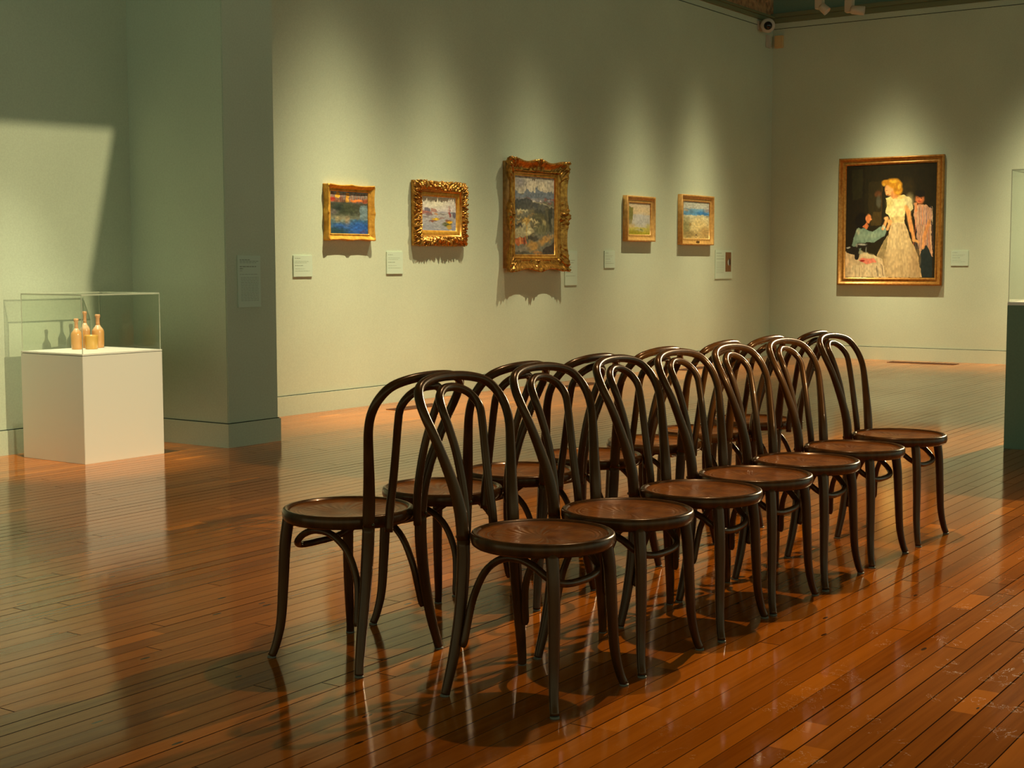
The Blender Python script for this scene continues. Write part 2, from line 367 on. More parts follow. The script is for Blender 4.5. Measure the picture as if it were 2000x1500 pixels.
# ---------------------------------------------------------------- chairs
def make_chair():
    root = empty('bentwood_chair', (0, 0, 0))
    z0, z1 = .412, .451
    ring = [(.166, z0), (.188, z0), (.196, z0+.006), (.199, z0+.016), (.199, z1-.010), (.196, z1-.003), (.190, z1), (.183, z1-.0015), (.180, z1-.007), (.170, z1-.010), (.166, z1-.012)]
    s = lathe('seat', ring, WOOD, root, 64, closed=True)
    panel = [(0, z1-.016), (.06, z1-.0155), (.11, z1-.0135), (.14, z1-.0115), (.166, z1-.0095), (.172, z1-.0085), (.181, z1-.006), (.181, z1-.018), (.0, z1-.022)]
    lathe('seat_panel', panel, SEATW, s, 64)
    for sx in (-1, 1):
        lg = tube('leg', [(sx*.135, -.118, .425, .0185), (sx*.142, -.128, .34, .0175), (sx*.147, -.133, .22, .016), (sx*.155, -.137, .11, .0145), (sx*.168, -.146, .04, .013), (sx*.178, -.155, .006, .0125)], WOOD, root)
        lathe('foot_glide', [(0, 0), (.0130, 0), (.0130, .005), (0, .005)], GLIDE, lg, 16, (sx*.178, -.155, 0))
        lg = tube('leg', [(sx*.120, .183, .425, .0185), (sx*.124, .181, .34, .0185), (sx*.139, .182, .22, .0170), (sx*.161, .187, .11, .0155), (sx*.181, .195, .03, .0135), (sx*.186, .198, .006, .013)], WOOD, root)
        lathe('foot_glide', [(0, 0), (.0130, 0), (.0130, .005), (0, .005)], GLIDE, lg, 16, (sx*.187, .199, 0))
    H = [(.120, .183, .425, .0185), (.124, .189, .50, .0182), (.137, .201, .57, .0165), (.158, .218, .645, .0148), (.179, .237, .715, .0135), (.189, .258, .765, .0132), (.183, .282, .807, .0132), (.155, .305, .840, .0134), (.09, .322, .857, .0135), (0, .328, .862, .0135)]
    H = H + [(-x, y, z, r) for x, y, z, r in H[-2::-1]]
    tube('outer_hoop', H, WOOD, root, 5)
    I = [(.067, .214, .405, .0125), (.063, .216, .47, .0130), (.061, .228, .56, .0125), (.067, .244, .65, .0120), (.079, .262, .725, .0120), (.086, .278, .773, .0120), (.072, .300, .808, .0122), (.036, .315, .827, .0122), (0, .320, .831, .0125)]
    I = I + [(-x, y, z, r) for x, y, z, r in I[-2::-1]]
    tube('inner_hoop', I, WOOD, root, 5)
    B = [(.152, .163, .135, .0075), (.149, .160, .150, .0105), (.139, .155, .20, .0105), (.129, .143, .27, .0105), (.127, .106, .345, .0105), (.129, .050, .388, .0105), (.132, -.010, .396, .0105), (.130, -.060, .380, .0105), (.122, -.094, .355, .0105), (.095, -.116, .337, .0105), (.05, -.124, .330, .0105), (0, -.126, .329, .0105)]
    B = B + [(-x, y, z, r) for x, y, z, r in B[-2::-1]]
    tube('brace', B, WOOD, root, 4, 12)
    bmt = mat('dark_bolt', (.08, .06, .03), .3, .8)
    for sx in (-1, 1):
        bm = bmesh.new(); r = bmesh.ops.create_uvsphere(bm, u_segments=10, v_segments=6, radius=.0055)
        for v in r['verts']: v.co = Vector((v.co.x+sx*.122, v.co.y+.202, v.co.z+.432))
        frombm('bolt', bm, bmt, root, True)
    return root
FX = [(3.220, 2.143, 0), (3.672, 2.140, 0), (4.140, 2.135, 3), (4.550, 2.135, 0), (4.985, 2.133, 1), (5.462, 2.132, -1), (5.968, 2.128, 0)]
RX = [(3.222, 2.852, 0), (3.700, 2.861, 1), (4.165, 2.872, 0), (4.660, 2.881, -1), (5.183, 2.893, 2), (5.640, 2.902, 0), (6.163, 2.914, 1)]
ordn = ['nearest', 'second nearest', 'third nearest', 'middle', 'third from the far end', 'second from the far end', 'farthest']
proto = make_chair(); used = False
for row, (L, base_rot, txt, grp) in enumerate(((FX, 0, 'right-hand row, its round seat facing right', 'bentwood chairs in the row facing right'),
                                              (RX, PI, 'left-hand row, its round seat facing away', 'bentwood chairs in the row facing away'))):
    for i, (x, y, rz) in enumerate(L):
        c = copy_tree(proto) if used else proto; used = True
        c.location = (x, y, 0); c.rotation_euler = (0, 0, base_rot + math.radians(rz))
        tag(c, '%s bentwood chair of the %s' % (ordn[i], txt), 'chair', grp)

# ---------------------------------------------------------------- painted canvases: colours computed per vertex
rng = np.random.RandomState(3)
def vnoise(u, v, s, seed=0, sy=None):
    sy = sy or s; r = np.random.RandomState(seed).rand(80, 80)
    x = np.clip(u*s, 0, 77.99); y = np.clip(v*sy, 0, 77.99); i = x.astype(int); j = y.astype(int); fx = x-i; fy = y-j
    fx = fx*fx*(3-2*fx); fy = fy*fy*(3-2*fy)
    return (r[j, i]*(1-fx)+r[j, i+1]*fx)*(1-fy) + (r[j+1, i]*(1-fx)+r[j+1, i+1]*fx)*fy
class Paint:
    def __init__(s, nx, ny, x0, y0, x1, y1, bg, warp=.012, wf=24, seed=1):
        s.nx, s.ny = nx, ny; s.u, s.v = np.meshgrid(np.linspace(0, 1, nx), np.linspace(0, 1, ny))
        s.u0, s.v0 = s.u, s.v
        wu = (vnoise(s.u, s.v, wf, seed)-.5)*2*warp; wv = (vnoise(s.u, s.v, wf, seed+9)-.5)*2*warp
        s.X = x0 + (s.u+wu)*(x1-x0); s.Y = y0 + (s.v+wv)*(y1-y0)
        s.c = np.zeros((ny, nx, 3)); s.c[:] = bg
    def poly(s, pts, c, a=1.0):
        ins = np.zeros(s.X.shape, bool); n = len(pts)
        for i in range(n):
            x1, y1 = pts[i]; x2, y2 = pts[(i+1) % n]
            if y1 == y2: continue
            cond = ((y1 > s.Y) != (y2 > s.Y)) & (s.X < (x2-x1)*(s.Y-y1)/(y2-y1)+x1); ins ^= cond
        s.c[ins] = s.c[ins]*(1-a) + np.array(c)*a; return ins
    def ell(s, cx, cy, rx, ry, c, a=1.0, soft=.25, ang=0):
        ca, sa = math.cos(math.radians(ang)), math.sin(math.radians(ang)); dx, dy = s.X-cx, s.Y-cy
        d = np.sqrt(((dx*ca+dy*sa)/rx)**2 + ((-dx*sa+dy*ca)/ry)**2)
        k = (np.clip((1+soft-d)/(2*soft), 0, 1)*a)[..., None]; s.c = s.c*(1-k) + np.array(c)*k
    def line(s, x1, y1, x2, y2, w, c, a=1.0):
        dx, dy = x2-x1, y2-y1; L2 = dx*dx+dy*dy
        t = np.clip(((s.X-x1)*dx+(s.Y-y1)*dy)/L2, 0, 1); d = np.hypot(s.X-x1-t*dx, s.Y-y1-t*dy)
        k = (np.clip((w-d)/(w*.5), 0, 1)*a)[..., None]; s.c = s.c*(1-k)+np.array(c)*k
    def grad(s, y0, y1, c0, c1, x0=-1e9, x1=1e9, a=1.0):
        t = np.clip((s.Y-y0)/(y1-y0), 0, 1)[..., None]; k = ((s.Y >= y0) & (s.Y <= y1) & (s.X >= x0) & (s.X <= x1))[..., None]*a
        s.c = s.c*(1-k) + (np.array(c0)*(1-t)+np.array(c1)*t)*k
    def texture(s, amp, f=30, sy=None, seed=5):
        k = 1 + (vnoise(s.u0, s.v0, f, seed, sy)-.5)*2*amp + (vnoise(s.u0, s.v0, 70, seed+3, 40)-.5)*amp
        s.c = np.clip(s.c*k[..., None], 0, 255)
CANV = {}
def canvas(parent, w, h, y, z0, P_, div=(1.15, 1.0, .86), gloss=.45, name='canvas'):
    """flat painted surface w x h at local depth y, colour = photo colour divided by the light's tint"""
    nx, ny = P_.nx, P_.ny
    me = bpy.data.meshes.new(name)
    xs = -w/2 + P_.u0*w; zs = z0 + h/2 - P_.v0*h
    V = np.stack([xs.ravel(), np.full(nx*ny, y), zs.ravel()], 1)
    idx = np.arange(nx*ny).reshape(ny, nx)
    q = np.stack([idx[:-1, :-1], idx[1:, :-1], idx[1:, 1:], idx[:-1, 1:]], -1).reshape(-1, 4)
    me.from_pydata(V.tolist(), [], q.tolist())
    c = P_.c/255.; lin = np.where(c <= .04045, c/12.92, ((c+.055)/1.055)**2.4) / np.array(div)
    lin = np.clip(lin, 0.002, .92)
    at = me.color_attributes.new('paint', 'FLOAT_COLOR', 'POINT')
    at.data.foreach_set('color', np.concatenate([lin.reshape(-1, 3), np.ones((nx*ny, 1))], 1).ravel())
    if 'm' not in CANV:
        m = mat('oil_paint', (.5, .5, .5), gloss, spec=.3); t = NT(m)
        t.out('Base Color', t.n('ShaderNodeVertexColor', layer_name='paint').outputs[0])
        tc = t.n('ShaderNodeTexCoord'); n_ = t.n('ShaderNodeTexNoise', {'Vector': tc.outputs['Object'], 'Scale': 70, 'Detail': 3})
        t.out('Normal', t.n('ShaderNodeBump', {'Height': n_.outputs[0], 'Strength': .25, 'Distance': .002}).outputs[0]); CANV['m'] = m
    return link(name, me, CANV['m'], parent)

# frame moulding: profile = list of (inset, height); side profile follows the rectangle with mitred corners
def moulding(name, w, h, prof, m, parent, nseg=48, wav=None, orn=None, m2=None):
    bm = bmesh.new(); cs = [(-1, -1), (1, -1), (1, 1), (-1, 1)]
    tmax = max(t for t, _ in prof)
    P_ = 2*(w+h); start = 0; rings = []
    for k in range(4):
        A, B = cs[k], cs[(k+1) % 4]; L = w if k % 2 == 0 else h
        for i in range(nseg):
            s_ = i/nseg; ring = []
            for j, (t, hh) in enumerate(prof):
                te, he = t, hh
                if wav: te = t + wav(s_, L, k)*max(0, 1-t/tmax)
                ax, az = A[0]*(w/2-te), A[1]*(h/2-te); bx, bz = B[0]*(w/2-te), B[1]*(h/2-te)
                x, z = ax+(bx-ax)*s_, az+(bz-az)*s_
                if orn:
                    dh, dt = orn(s_, L, k, t, j, hh)
                    he += dh
                    nx_, nz_ = ((0, -1), (1, 0), (0, 1), (-1, 0))[k]
                    x += nx_*dt; z += nz_*dt
                ring.append(bm.verts.new((x, -he, z)))
            rings.append(ring)
    n = len(rings)
    for i in range(n):
        A, B = rings[i], rings[(i+1) % n]
        for j in range(len(A)-1): bm.faces.new((A[j], B[j], B[j+1], A[j+1]))
    return frombm(name, bm, m, parent, smooth=True)

def picture(loc, rz, w, h, label, cat='painting'):
    return empty('framed_painting', loc, rz, label, cat, None)

# 1 harbour reflections, gilt swept frame  -----------------------------------
def blobs(seed, n, L, tr, amp, rad):
    r = random.Random(seed); return [(r.uniform(0, L), r.uniform(*tr), r.uniform(.4, 1)*amp, r.uniform(.6, 1.3)*rad, r.uniform(-1, 1)) for _ in range(n)]
def swept(depthscale=1.0):
    def wav(s_, L, k):   # outline swings in between corner and centre cartouches
        d = abs(s_-.5)*2
        return .010*depthscale*(math.sin(PI*min(1, d*1.15))**2) if d < .87 else 0.0
    return wav
pr1 = picture((8.836, YM, 1.597), 0, .57, .45, 'small blue harbour painting with orange sails in a gilt swept frame')
d = .055; w, h = .575, .45
def orn1(s_, L, k, t, j, hh):
    v = 0
    dd = min(abs(s_-.5)*L, .5*L); dc = min(s_, 1-s_)*L
    for cc, ww in ((dd, .028), (dc, .045)):
        if cc < ww*2: v += .006*math.exp(-(cc/ww)**2)*(1+.6*math.sin(cc*420+t*260))
    return (v if .004 < t < .036 else v*.2), (v*.7 if t < .02 else 0)
moulding('frame', w, h, [(0, 0), (.004, .02), (.004, d-.012), (.0, d-.006), (.004, d), (.010, d), (.016, d-.006), (.028, d-.018), (.038, d-.026), (.044, d-.026), (.048, d-.022), (.052, d-.024), (.056, d-.034)], GOLDB, pr1, 44, swept(.55), orn1)
P = Paint(110, 84, 275, 275, 965, 1020, (78, 84, 78), .02, 18, 1)
P.grad(275, 470, (140, 150, 140), (150, 90, 60))
for i in range(26):
    x = 285+i*26; P.line(x+random.uniform(-10, 14), 290+random.uniform(0, 40), x+random.uniform(-30, 10), 460, 7, random.choice([(150, 80, 55), (120, 62, 62), (165, 130, 105), (96, 82, 74), (170, 92, 50)]), .8)
P.poly([(395, 290), (465, 290), (445, 385), (375, 380)], (238, 168, 50)); P.poly([(580, 290), (630, 290), (622, 465), (555, 465)], (236, 160, 55))
P.poly([(640, 420), (880, 412), (880, 445), (640, 450)], (225, 120, 50)); P.ell(320, 410, 50, 30, (180, 60, 40)); P.ell(920, 440, 50, 40, (150, 75, 45))
P.grad(480, 760, (78, 72, 58), (112, 112, 92)); P.ell(560, 590, 260, 120, (62, 66, 44), .85, .5); P.ell(430, 560, 90, 60, (44, 52, 44), .8, .5)
P.ell(330, 640, 90, 50, (120, 105, 100), .6, .5)
P.poly([(820, 520), (965, 500), (965, 800), (830, 790)], (112, 130, 130), .85); P.grad(760, 1025, (74, 110, 120), (44, 74, 120), a=.85)
P.ell(480, 770, 170, 60, (150, 135, 100), .6, .6); P.ell(590, 800, 40, 90, (170, 135, 95), .7, .5); P.ell(420, 770, 40, 50, (165, 140, 90), .6, .5)
P.ell(480, 900, 120, 60, (50, 90, 165), .7, .6); P.ell(820, 900, 200, 110, (42, 88, 165), .75, .5); P.ell(380, 980, 190, 70, (38, 62, 60), .8, .5); P.ell(870, 980, 60, 30, (90, 70, 110), .6, .5)
P.texture(.18, 16, 34); canvas(pr1, w-.108, h-.108, -(d-.036), 0, P)

# 2 boats, heavy carved leaf frame -------------------------------------------
d = .075; w, h = .765, .572
pr2 = picture((10.03, YM, 1.622), 0, w, h, 'small painting of yellow boats in a heavy carved gilt leaf frame')
moulding('frame_side', w-.03, h-.02, [(.0, 0), (0, d*.6), (.02, d*.6), (.05, d*.4)], SIDE, pr2, 2)
BL = {}
def orn2(s_, L, k, t, j, hh):
    if k not in BL: BL[k] = blobs(40+k, int(520*L), L, (.0, .085), .017, .0068)
    if hh < .031 and t < .002: return 0, 0
    x = s_*L; v = 0; e = 0
    for bx_, bt_, am, rd, sg in BL[k]:
        dx = x-bx_
        if abs(dx) < .04:
            g = math.exp(-((dx+ (t-bt_)*sg*.9)/(rd*.8))**2 - ((t-bt_)/(rd*1.6))**2)
            v += am*g*1.1; e += am*g*.7 if t < .02 else 0
    if t > .079: v = 0
    return min(v, .026) - .006, min(e, .012)-.004
prof2 = [(0, .012), (.001, .03), (.0, .045)] + [(i*.005, .042+.018*math.sin(min(1, i/14.4)*PI*.8)) for i in range(1, 17)]
moulding('carved_border', w-.01, h-.01, prof2, GOLDD, pr2, 210, None, orn2)
moulding('frame_step', w-.165, h-.165, [(0, 0), (0, .050), (.005, .052), (.010, .046), (.012, .040), (.020, .034), (.022, .030)], GOLD, pr2, 2)
moulding('slip', w-.207, h-.207, [(0, .034), (.004, .036), (.026, .030), (.034, .027), (.036, .020)], GOLDB, pr2, 2)
P = Paint(100, 84, 345, 410, 890, 965, (196, 180, 166), .018, 20, 11)
P.grad(410, 660, (214, 196, 168), (206, 190, 182)); P.ell(560, 520, 160, 90, (222, 208, 170), .6, .6)
P.grad(655, 970, (186, 172, 160), (150, 146, 150))
P.poly([(385, 660), (388, 600), (430, 585), (480, 610), (490, 665)], (120, 108, 116)); P.poly([(490, 665), (500, 605), (560, 600), (590, 660)], (176, 128, 110)); P.poly([(350, 690), (350, 620), (385, 650), (500, 665), (510, 700)], (170, 110, 96))
P.ell(660, 662, 90, 8, (136, 130, 138), .8); P.ell(820, 668, 70, 12, (110, 112, 120), .8); P.ell(650, 692, 60, 9, (110, 100, 92), .8)
P.ell(460, 700, 60, 22, (120, 92, 92), .8); P.ell(410, 742, 50, 10, (110, 92, 90), .8); P.ell(570, 690, 30, 16, (190, 130, 80), .8)
P.line(770, 560, 772, 690, 6, (196, 130, 100)); P.line(795, 570, 790, 740, 6, (170, 96, 84)); P.poly([(775, 660), (800, 650), (805, 740), (782, 745)], (150, 76, 70))
P.ell(865, 700, 28, 46, (92, 84, 96), .85)
P.ell(560, 778, 62, 24, (214, 160, 40)); P.ell(585, 775, 25, 20, (242, 196, 40)); P.ell(520, 812, 60, 12, (130, 80, 60)); P.ell(650, 762, 60, 10, (150, 110, 100), .8, .4, -18)
P.ell(745, 855, 72, 34, (84, 84, 44)); P.ell(765, 800, 50, 20, (140, 92, 64)); P.ell(790, 822, 48, 24, (236, 168, 30)); P.ell(780, 900, 46, 34, (196, 146, 50), .85)
P.ell(600, 880, 90, 30, (158, 152, 142), .5, .5); P.ell(850, 890, 40, 60, (140, 140, 160), .6, .5)
for i in range(14): P.ell(random.uniform(350, 880), random.uniform(740, 950), random.uniform(20, 60), 5, random.choice([(200, 180, 170), (130, 120, 126), (170, 120, 100), (206, 196, 190)]), .6)
P.texture(.10, 22, 40); canvas(pr2, w-.272, h-.272, -.020, 0, P)

# 3 tall city and bridge, large swept frame -----------------------------------
d = .098; w, h = 1.02, 1.075
pr3 = picture((11.525, YM, 1.643), 0, w, h, 'tall painting of a hazy city above a bridge, in a large dark gilt swept frame')
def wav3(s_, L, k):
    dd = abs(s_-.5)*2
    return .024*math.sin(PI*np.clip((dd-.10)/.68, 0, 1))**1.3 if .10 < dd < .78 else 0.0
def orn3(s_, L, k, t, j, hh):
    v = 0; dd = abs(s_-.5)*L; dc = min(s_, 1-s_)*L
    for cc, ww, fr in ((dd, .085, 95), (dc, .13, 110)):
        if cc < ww*1.6:
            v += .030*math.exp(-(cc/ww)**2)*(.45+.55*math.sin(cc*fr+1.5*math.sin(t*90))*math.cos(t*120-cc*30))
    if k not in BL or True:
        key = 'c%d' % k
        if key not in BL: BL[key] = blobs(70+k, int(60*L), L, (.02, .11), .012, .012)
        for bx_, bt_, am, rd, sg in BL[key]:
            dx = s_*L-bx_
            if abs(dx) < .04 and (dd < .16 or dc < .20): v += am*math.exp(-(dx/rd)**2-((t-bt_)/rd)**2)
    if not (.002 < t < .112): v *= .2
    return v, (v*.3 if t < .02 else 0)
moulding('frame_side', w-.036, h-.07, [(0, 0), (0, d*.7), (.012, d*.75), (.05, d*.5)], SIDE, pr3, 2)
prof3 = [(.012, .04), (.004, d-.03), (0, d-.016), (.003, d-.004), (.012, d), (.022, d-.002), (.034, d-.012), (.05, d-.026), (.066, d-.037), (.082, d-.044), (.096, d-.046), (.108, d-.042), (.114, d-.038), (.118, d-.044), (.122, d-.056), (.126, d-.060)]
moulding('frame', w, h, prof3, GOLDD, pr3, 110, wav3, orn3)
moulding('slip', w-.248, h-.248, [(0, .02), (0, d-.052), (.006, d-.049), (.012, d-.056), (.030, d-.060), (.034, d-.056), (.040, d-.060), (.042, d-.075)], GOLD, pr3, 2)
P = Paint(130, 150, 198, 222, 582, 1018, (112, 104, 84), .02, 26, 21)
P.grad(222, 400, (178, 160, 138), (186, 168, 142)); P.ell(250, 290, 50, 40, (124, 116, 120), .6, .6); P.ell(430, 320, 90, 50, (204, 182, 146), .6, .6)
P.poly([(198, 380), (215, 345), (228, 385), (262, 400), (290, 420), (300, 365), (330, 360), (345, 385), (400, 375), (405, 318), (412, 335), (422, 318), (432, 350), (450, 365), (500, 380), (582, 370), (582, 480), (198, 480)], (112, 114, 116))
P.grad(440, 480, (150, 132, 118), (128, 108, 98), a=.5)
for i in range(30): P.ell(random.uniform(330, 580), random.uniform(430, 490), 14, 5, random.choice([(196, 176, 160), (140, 66, 56), (170, 140, 126), (104, 86, 84)]), .85)
P.poly([(198, 480), (582, 520), (582, 640), (198, 560)], (92, 86, 74)); P.line(320, 455, 582, 530, 6, (168, 150, 116)); P.poly([(205, 470), (330, 450), (420, 500), (420, 540), (205, 545)], (66, 66, 64), .9)
P.ell(300, 520, 90, 40, (84, 80, 70), .8, .5)
P.poly([(490, 530), (560, 540), (556, 780), (500, 770)], (92, 84, 62)); P.poly([(525, 540), (560, 545), (556, 780), (530, 770)], (60, 58, 46))
P.ell(430, 640, 70, 60, (70, 66, 48), .85, .4); P.ell(425, 620, 44, 40, (110, 100, 66), .7, .5); P.ell(480, 680, 16, 44, (188, 160, 100), .7, .5, -20); P.ell(440, 580, 40, 20, (60, 60, 54), .8, .5)
P.ell(450, 750, 80, 60, (104, 96, 62), .8, .5)
for i in range(44):
    x, y = random.uniform(200, 400), random.uniform(570, 850)
    P.ell(x, y, random.uniform(14, 36), random.uniform(7, 18), random.choice([(206, 180, 126), (188, 156, 104), (150, 120, 76), (92, 80, 56), (210, 190, 140), (112, 96, 66)]), .85, .35, random.uniform(-40, 20))
P.ell(230, 720, 50, 14, (60, 58, 52), .9); P.ell(310, 670, 44, 34, (188, 138, 60), .7); P.poly([(200, 770), (340, 700), (390, 790), (300, 840), (200, 850)], (200, 176, 124), .55)
P.poly([(200, 860), (300, 840), (315, 900), (215, 930)], (176, 92, 50)); P.line(256, 850, 258, 925, 6, (204, 130, 70)); P.line(290, 845, 294, 920, 6, (120, 60, 40))
P.ell(370, 850, 60, 26, (64, 56, 44), .9); P.ell(370, 930, 60, 50, (176, 122, 56), .85); P.ell(490, 870, 66, 36, (178, 124, 60), .85, .3, -25); P.ell(535, 830, 50, 20, (170, 128, 80), .8, .3, -15)
P.poly([(470, 960), (582, 890), (582, 1018), (440, 1018)], (66, 54, 44)); P.ell(270, 960, 80, 22, (128, 112, 90), .85, .3, -12); P.ell(260, 1000, 90, 18, (74, 62, 48), .85); P.ell(420, 1000, 50, 16, (170, 112, 60), .85)
P.line(312, 225, 316, 900, 3.5, (84, 80, 74), .6); P.line(316, 640, 318, 850, 4, (200, 150, 60), .8); P.line(420, 230, 422, 330, 3, (120, 110, 104), .5); P.line(360, 480, 362, 640, 4, (110, 100, 78), .8)
P.texture(.16, 30, 46); canvas(pr3, w-.325, h-.325, -(d-.070), 0, P)

# 4 and 5 small pale landscapes in plain frames -------------------------------
def plain(loc, w, h, d, label, mw=.076):
    e = picture(loc, 0, w, h, label)
    moulding('frame', w, h, [(0, 0), (0, d-.006), (.004, d-.001), (.010, d), (.018, d-.002), (.024, d-.010), (.044, d-.022), (.054, d-.026), (.060, d-.022), (mw-.006, d-.024), (mw-.002, d-.030), (mw, d-.036)], OAKG, e, 2)
    return e
pr4 = plain((13.558, YM, 1.664), .617, .487, .060, 'small pale misty landscape with green grass in a plain gilt frame')
P = Paint(84, 74, 500, 330, 805, 795, (205, 188, 160), .02, 16, 31)
P.grad(330, 520, (206, 180, 150), (222, 184, 132)); P.grad(500, 700, (190, 178, 164), (192, 176, 150)); P.ell(680, 570, 110, 90, (188, 178, 170), .8, .4)
P.grad(690, 800, (196, 176, 90), (170, 150, 30)); P.ell(650, 730, 60, 24, (196, 180, 150), .7, .5)
P.poly([(500, 380), (570, 400), (565, 470), (560, 560), (545, 640), (500, 660)], (128, 118, 60)); P.ell(520, 610, 30, 40, (150, 130, 96), .8, .5); P.ell(540, 670, 50, 30, (206, 170, 110), .8, .5)
P.ell(790, 690, 40, 50, (180, 160, 80), .8, .5); P.ell(680, 722, 20, 10, (110, 120, 40), .8); P.ell(590, 760, 90, 26, (150, 132, 30), .7, .5)
P.texture(.08, 20, 20); canvas(pr4, .617-.148, .487-.148, -.026, 0, P, (1.15, 1.0, .92))
pr5 = plain((14.878, YM, 1.681), .80, .572, .060, 'small painting with a strip of blue sea above sand in a plain gilt frame')
box('name_plate', (-.035, -.056, -.262), (.035, -.0495, -.240), mat('dark_brass', (.16, .09, .03), .4, .6), pr5)
P = Paint(100, 80, 1212, 345, 1578, 835, (205, 190, 150), .02, 18, 41)
P.grad(345, 450, (196, 186, 164), (190, 184, 170)); P.grad(440, 525, (120, 156, 176), (96, 146, 184)); P.ell(1480, 495, 90, 26, (54, 116, 176), .85, .4); P.ell(1290, 490, 60, 28, (96, 138, 166), .8, .5); P.ell(1550, 455, 44, 22, (170, 146, 136), .8, .5); P.ell(1240, 460, 50, 16, (214, 172, 130), .7, .5)
P.grad(525, 835, (206, 194, 160), (206, 164, 96)); P.ell(1440, 640, 120, 90, (232, 196, 126), .8, .6); P.ell(1250, 690, 60, 120, (138, 128, 78), .8, .5); P.ell(1300, 780, 110, 40, (156, 128, 76), .75, .5); P.ell(1520, 740, 70, 60, (186, 140, 78), .7, .5)
P.poly([(1380, 790), (1400, 765), (1412, 800)], (110, 82, 60)); P.ell(1390, 820, 40, 12, (216, 176, 112), .8); P.ell(1560, 540, 24, 5, (60, 74, 70), .9); P.ell(1310, 650, 12, 20, (160, 120, 60), .8)
P.texture(.12, 18, 30); canvas(pr5, .80-.148, .572-.148, -.026, 0, P, (1.15, 1.0, .92))

# 6 the large figure painting on the right wall -------------------------------
w, h, d = 1.305, 1.552, .06
pr6 = picture((XR, 6.214, 1.690), -PI/2, w, h, 'large dark painting of a woman in a white gown being fitted, in a gilt frame')
moulding('frame', w, h, [(0, 0), (0, d-.010), (.006, d-.002), (.014, d), (.022, d-.006), (.030, d-.020), (.044, d-.030), (.056, d-.032), (.066, d-.022), (.072, d-.020), (.080, d-.026), (.088, d-.034), (.092, d-.042)], gold_material('brown_gilt', (.30, .13, .022), (.46, .22, .045), .5, .4), pr6, 2)
P = Paint(230, 280, 240, 185, 1090, 1278, (34, 27, 10), .0045, 40, 51)
sk = (226, 150, 84)
P.poly([(240, 185), (420, 185), (410, 1278), (240, 1278)], (30, 22, 8)); P.poly([(290, 230), (400, 220), (395, 500), (300, 520)], (40, 34, 14)); P.poly([(455, 350), (580, 345), (578, 740), (455, 760)], (46, 36, 14)); P.line(582, 340, 582, 740, 5, (84, 54, 18), .8)
P.ell(545, 470, 34, 30, (110, 60, 30), .7); P.ell(553, 540, 24, 60, (88, 84, 70), .7); P.ell(830, 420, 60, 90, (54, 42, 18), .7, .5); P.poly([(500, 640), (580, 640), (580, 770), (480, 770)], (84, 62, 24), .7)
# girl in striped frock
P.poly([(890, 600), (930, 575), (1000, 580), (1050, 620), (1060, 700), (1045, 760), (1060, 960), (1070, 1080), (1030, 1060), (1005, 960), (950, 1060), (930, 960), (905, 760), (885, 680)], (206, 150, 110))
for i in range(11):
    x = 905+i*15; P.line(x, 600, x+random.uniform(-6, 14), 770, 2.6, random.choice([(90, 70, 90), (214, 110, 80), (120, 110, 130), (232, 200, 160)]), .85)
    P.line(x, 770, x+(i-5)*4, 1000, 2.8, random.choice([(110, 84, 84), (196, 92, 70), (226, 190, 150), (120, 96, 110)]), .85)
P.poly([(965, 1000), (1010, 960), (1065, 1080), (1068, 1275), (960, 1275), (950, 1120)], (36, 44, 42)); P.poly([(885, 560), (910, 560), (920, 640), (895, 650)], (210, 130, 80))
P.ell(938, 520, 40, 56, (212, 118, 66)); P.ell(942, 478, 46, 30, (28, 20, 12)); P.poly([(895, 440), (985, 445), (985, 500), (950, 490), (905, 490)], (26, 20, 12)); P.ell(937, 548, 14, 5, (170, 50, 36)); P.ell(922, 516, 6, 3, (70, 30, 20)); P.ell(954, 516, 6, 3, (70, 30, 20))
P.line(1030, 740, 985, 900, 21, (214, 138, 78)); P.line(985, 890, 975, 985, 13, (220, 146, 84)); P.ell(978, 985, 16, 22, (222, 150, 90))
# woman in gown: skirt, bodice, arm, head
P.poly([(680, 745), (800, 740), (860, 900), (930, 1060), (975, 1275), (560, 1275), (540, 1180), (545, 1060), (590, 960), (650, 860)], (196, 160, 106))
P.poly([(680, 745), (800, 740), (850, 900), (900, 1080), (930, 1275), (640, 1275), (620, 1150), (640, 950)], (214, 180, 126))
for i in range(26):
    x = 690+i*4.4; xe = 590+i*15; P.line(x, 760, xe, 1270, 4.5, random.choice([(228, 194, 140), (190, 152, 100), (206, 170, 118), (218, 184, 132), (184, 148, 104)]), .4)
P.poly([(545, 1080), (600, 950), (655, 860), (620, 1060), (600, 1200), (560, 1150)], (120, 104, 66), .7)
P.poly([(625, 510), (700, 480), (790, 480), (860, 520), (880, 620), (850, 650), (810, 620), (795, 745), (685, 750), (660, 690), (622, 650), (632, 570)], (232, 206, 136))
P.ell(845, 560, 42, 80, (206, 184, 134), .7, .4); P.ell(655, 560, 30, 50, (206, 176, 100), .6, .5); P.ell(720, 620, 60, 50, (238, 214, 146), .6, .5)
P.poly([(676, 690), (800, 690), (798, 740), (684, 748)], (214, 180, 116)); P.ell(735, 500, 60, 20, (226, 176, 96), .8)
P.line(830, 640, 868, 820, 27, sk); P.line(868, 800, 895, 920, 19, sk); P.line(890, 915, 935, 935, 15, (228, 160, 92)); P.line(815, 600, 850, 700, 25, (236, 160, 88), .9)
P.ell(655, 430, 46, 62, (238, 160, 92), 1, .15, -14); P.poly([(660, 450), (720, 440), (735, 500), (690, 520), (670, 500)], (226, 146, 78)); P.ell(628, 460, 12, 24, (240, 170, 104))
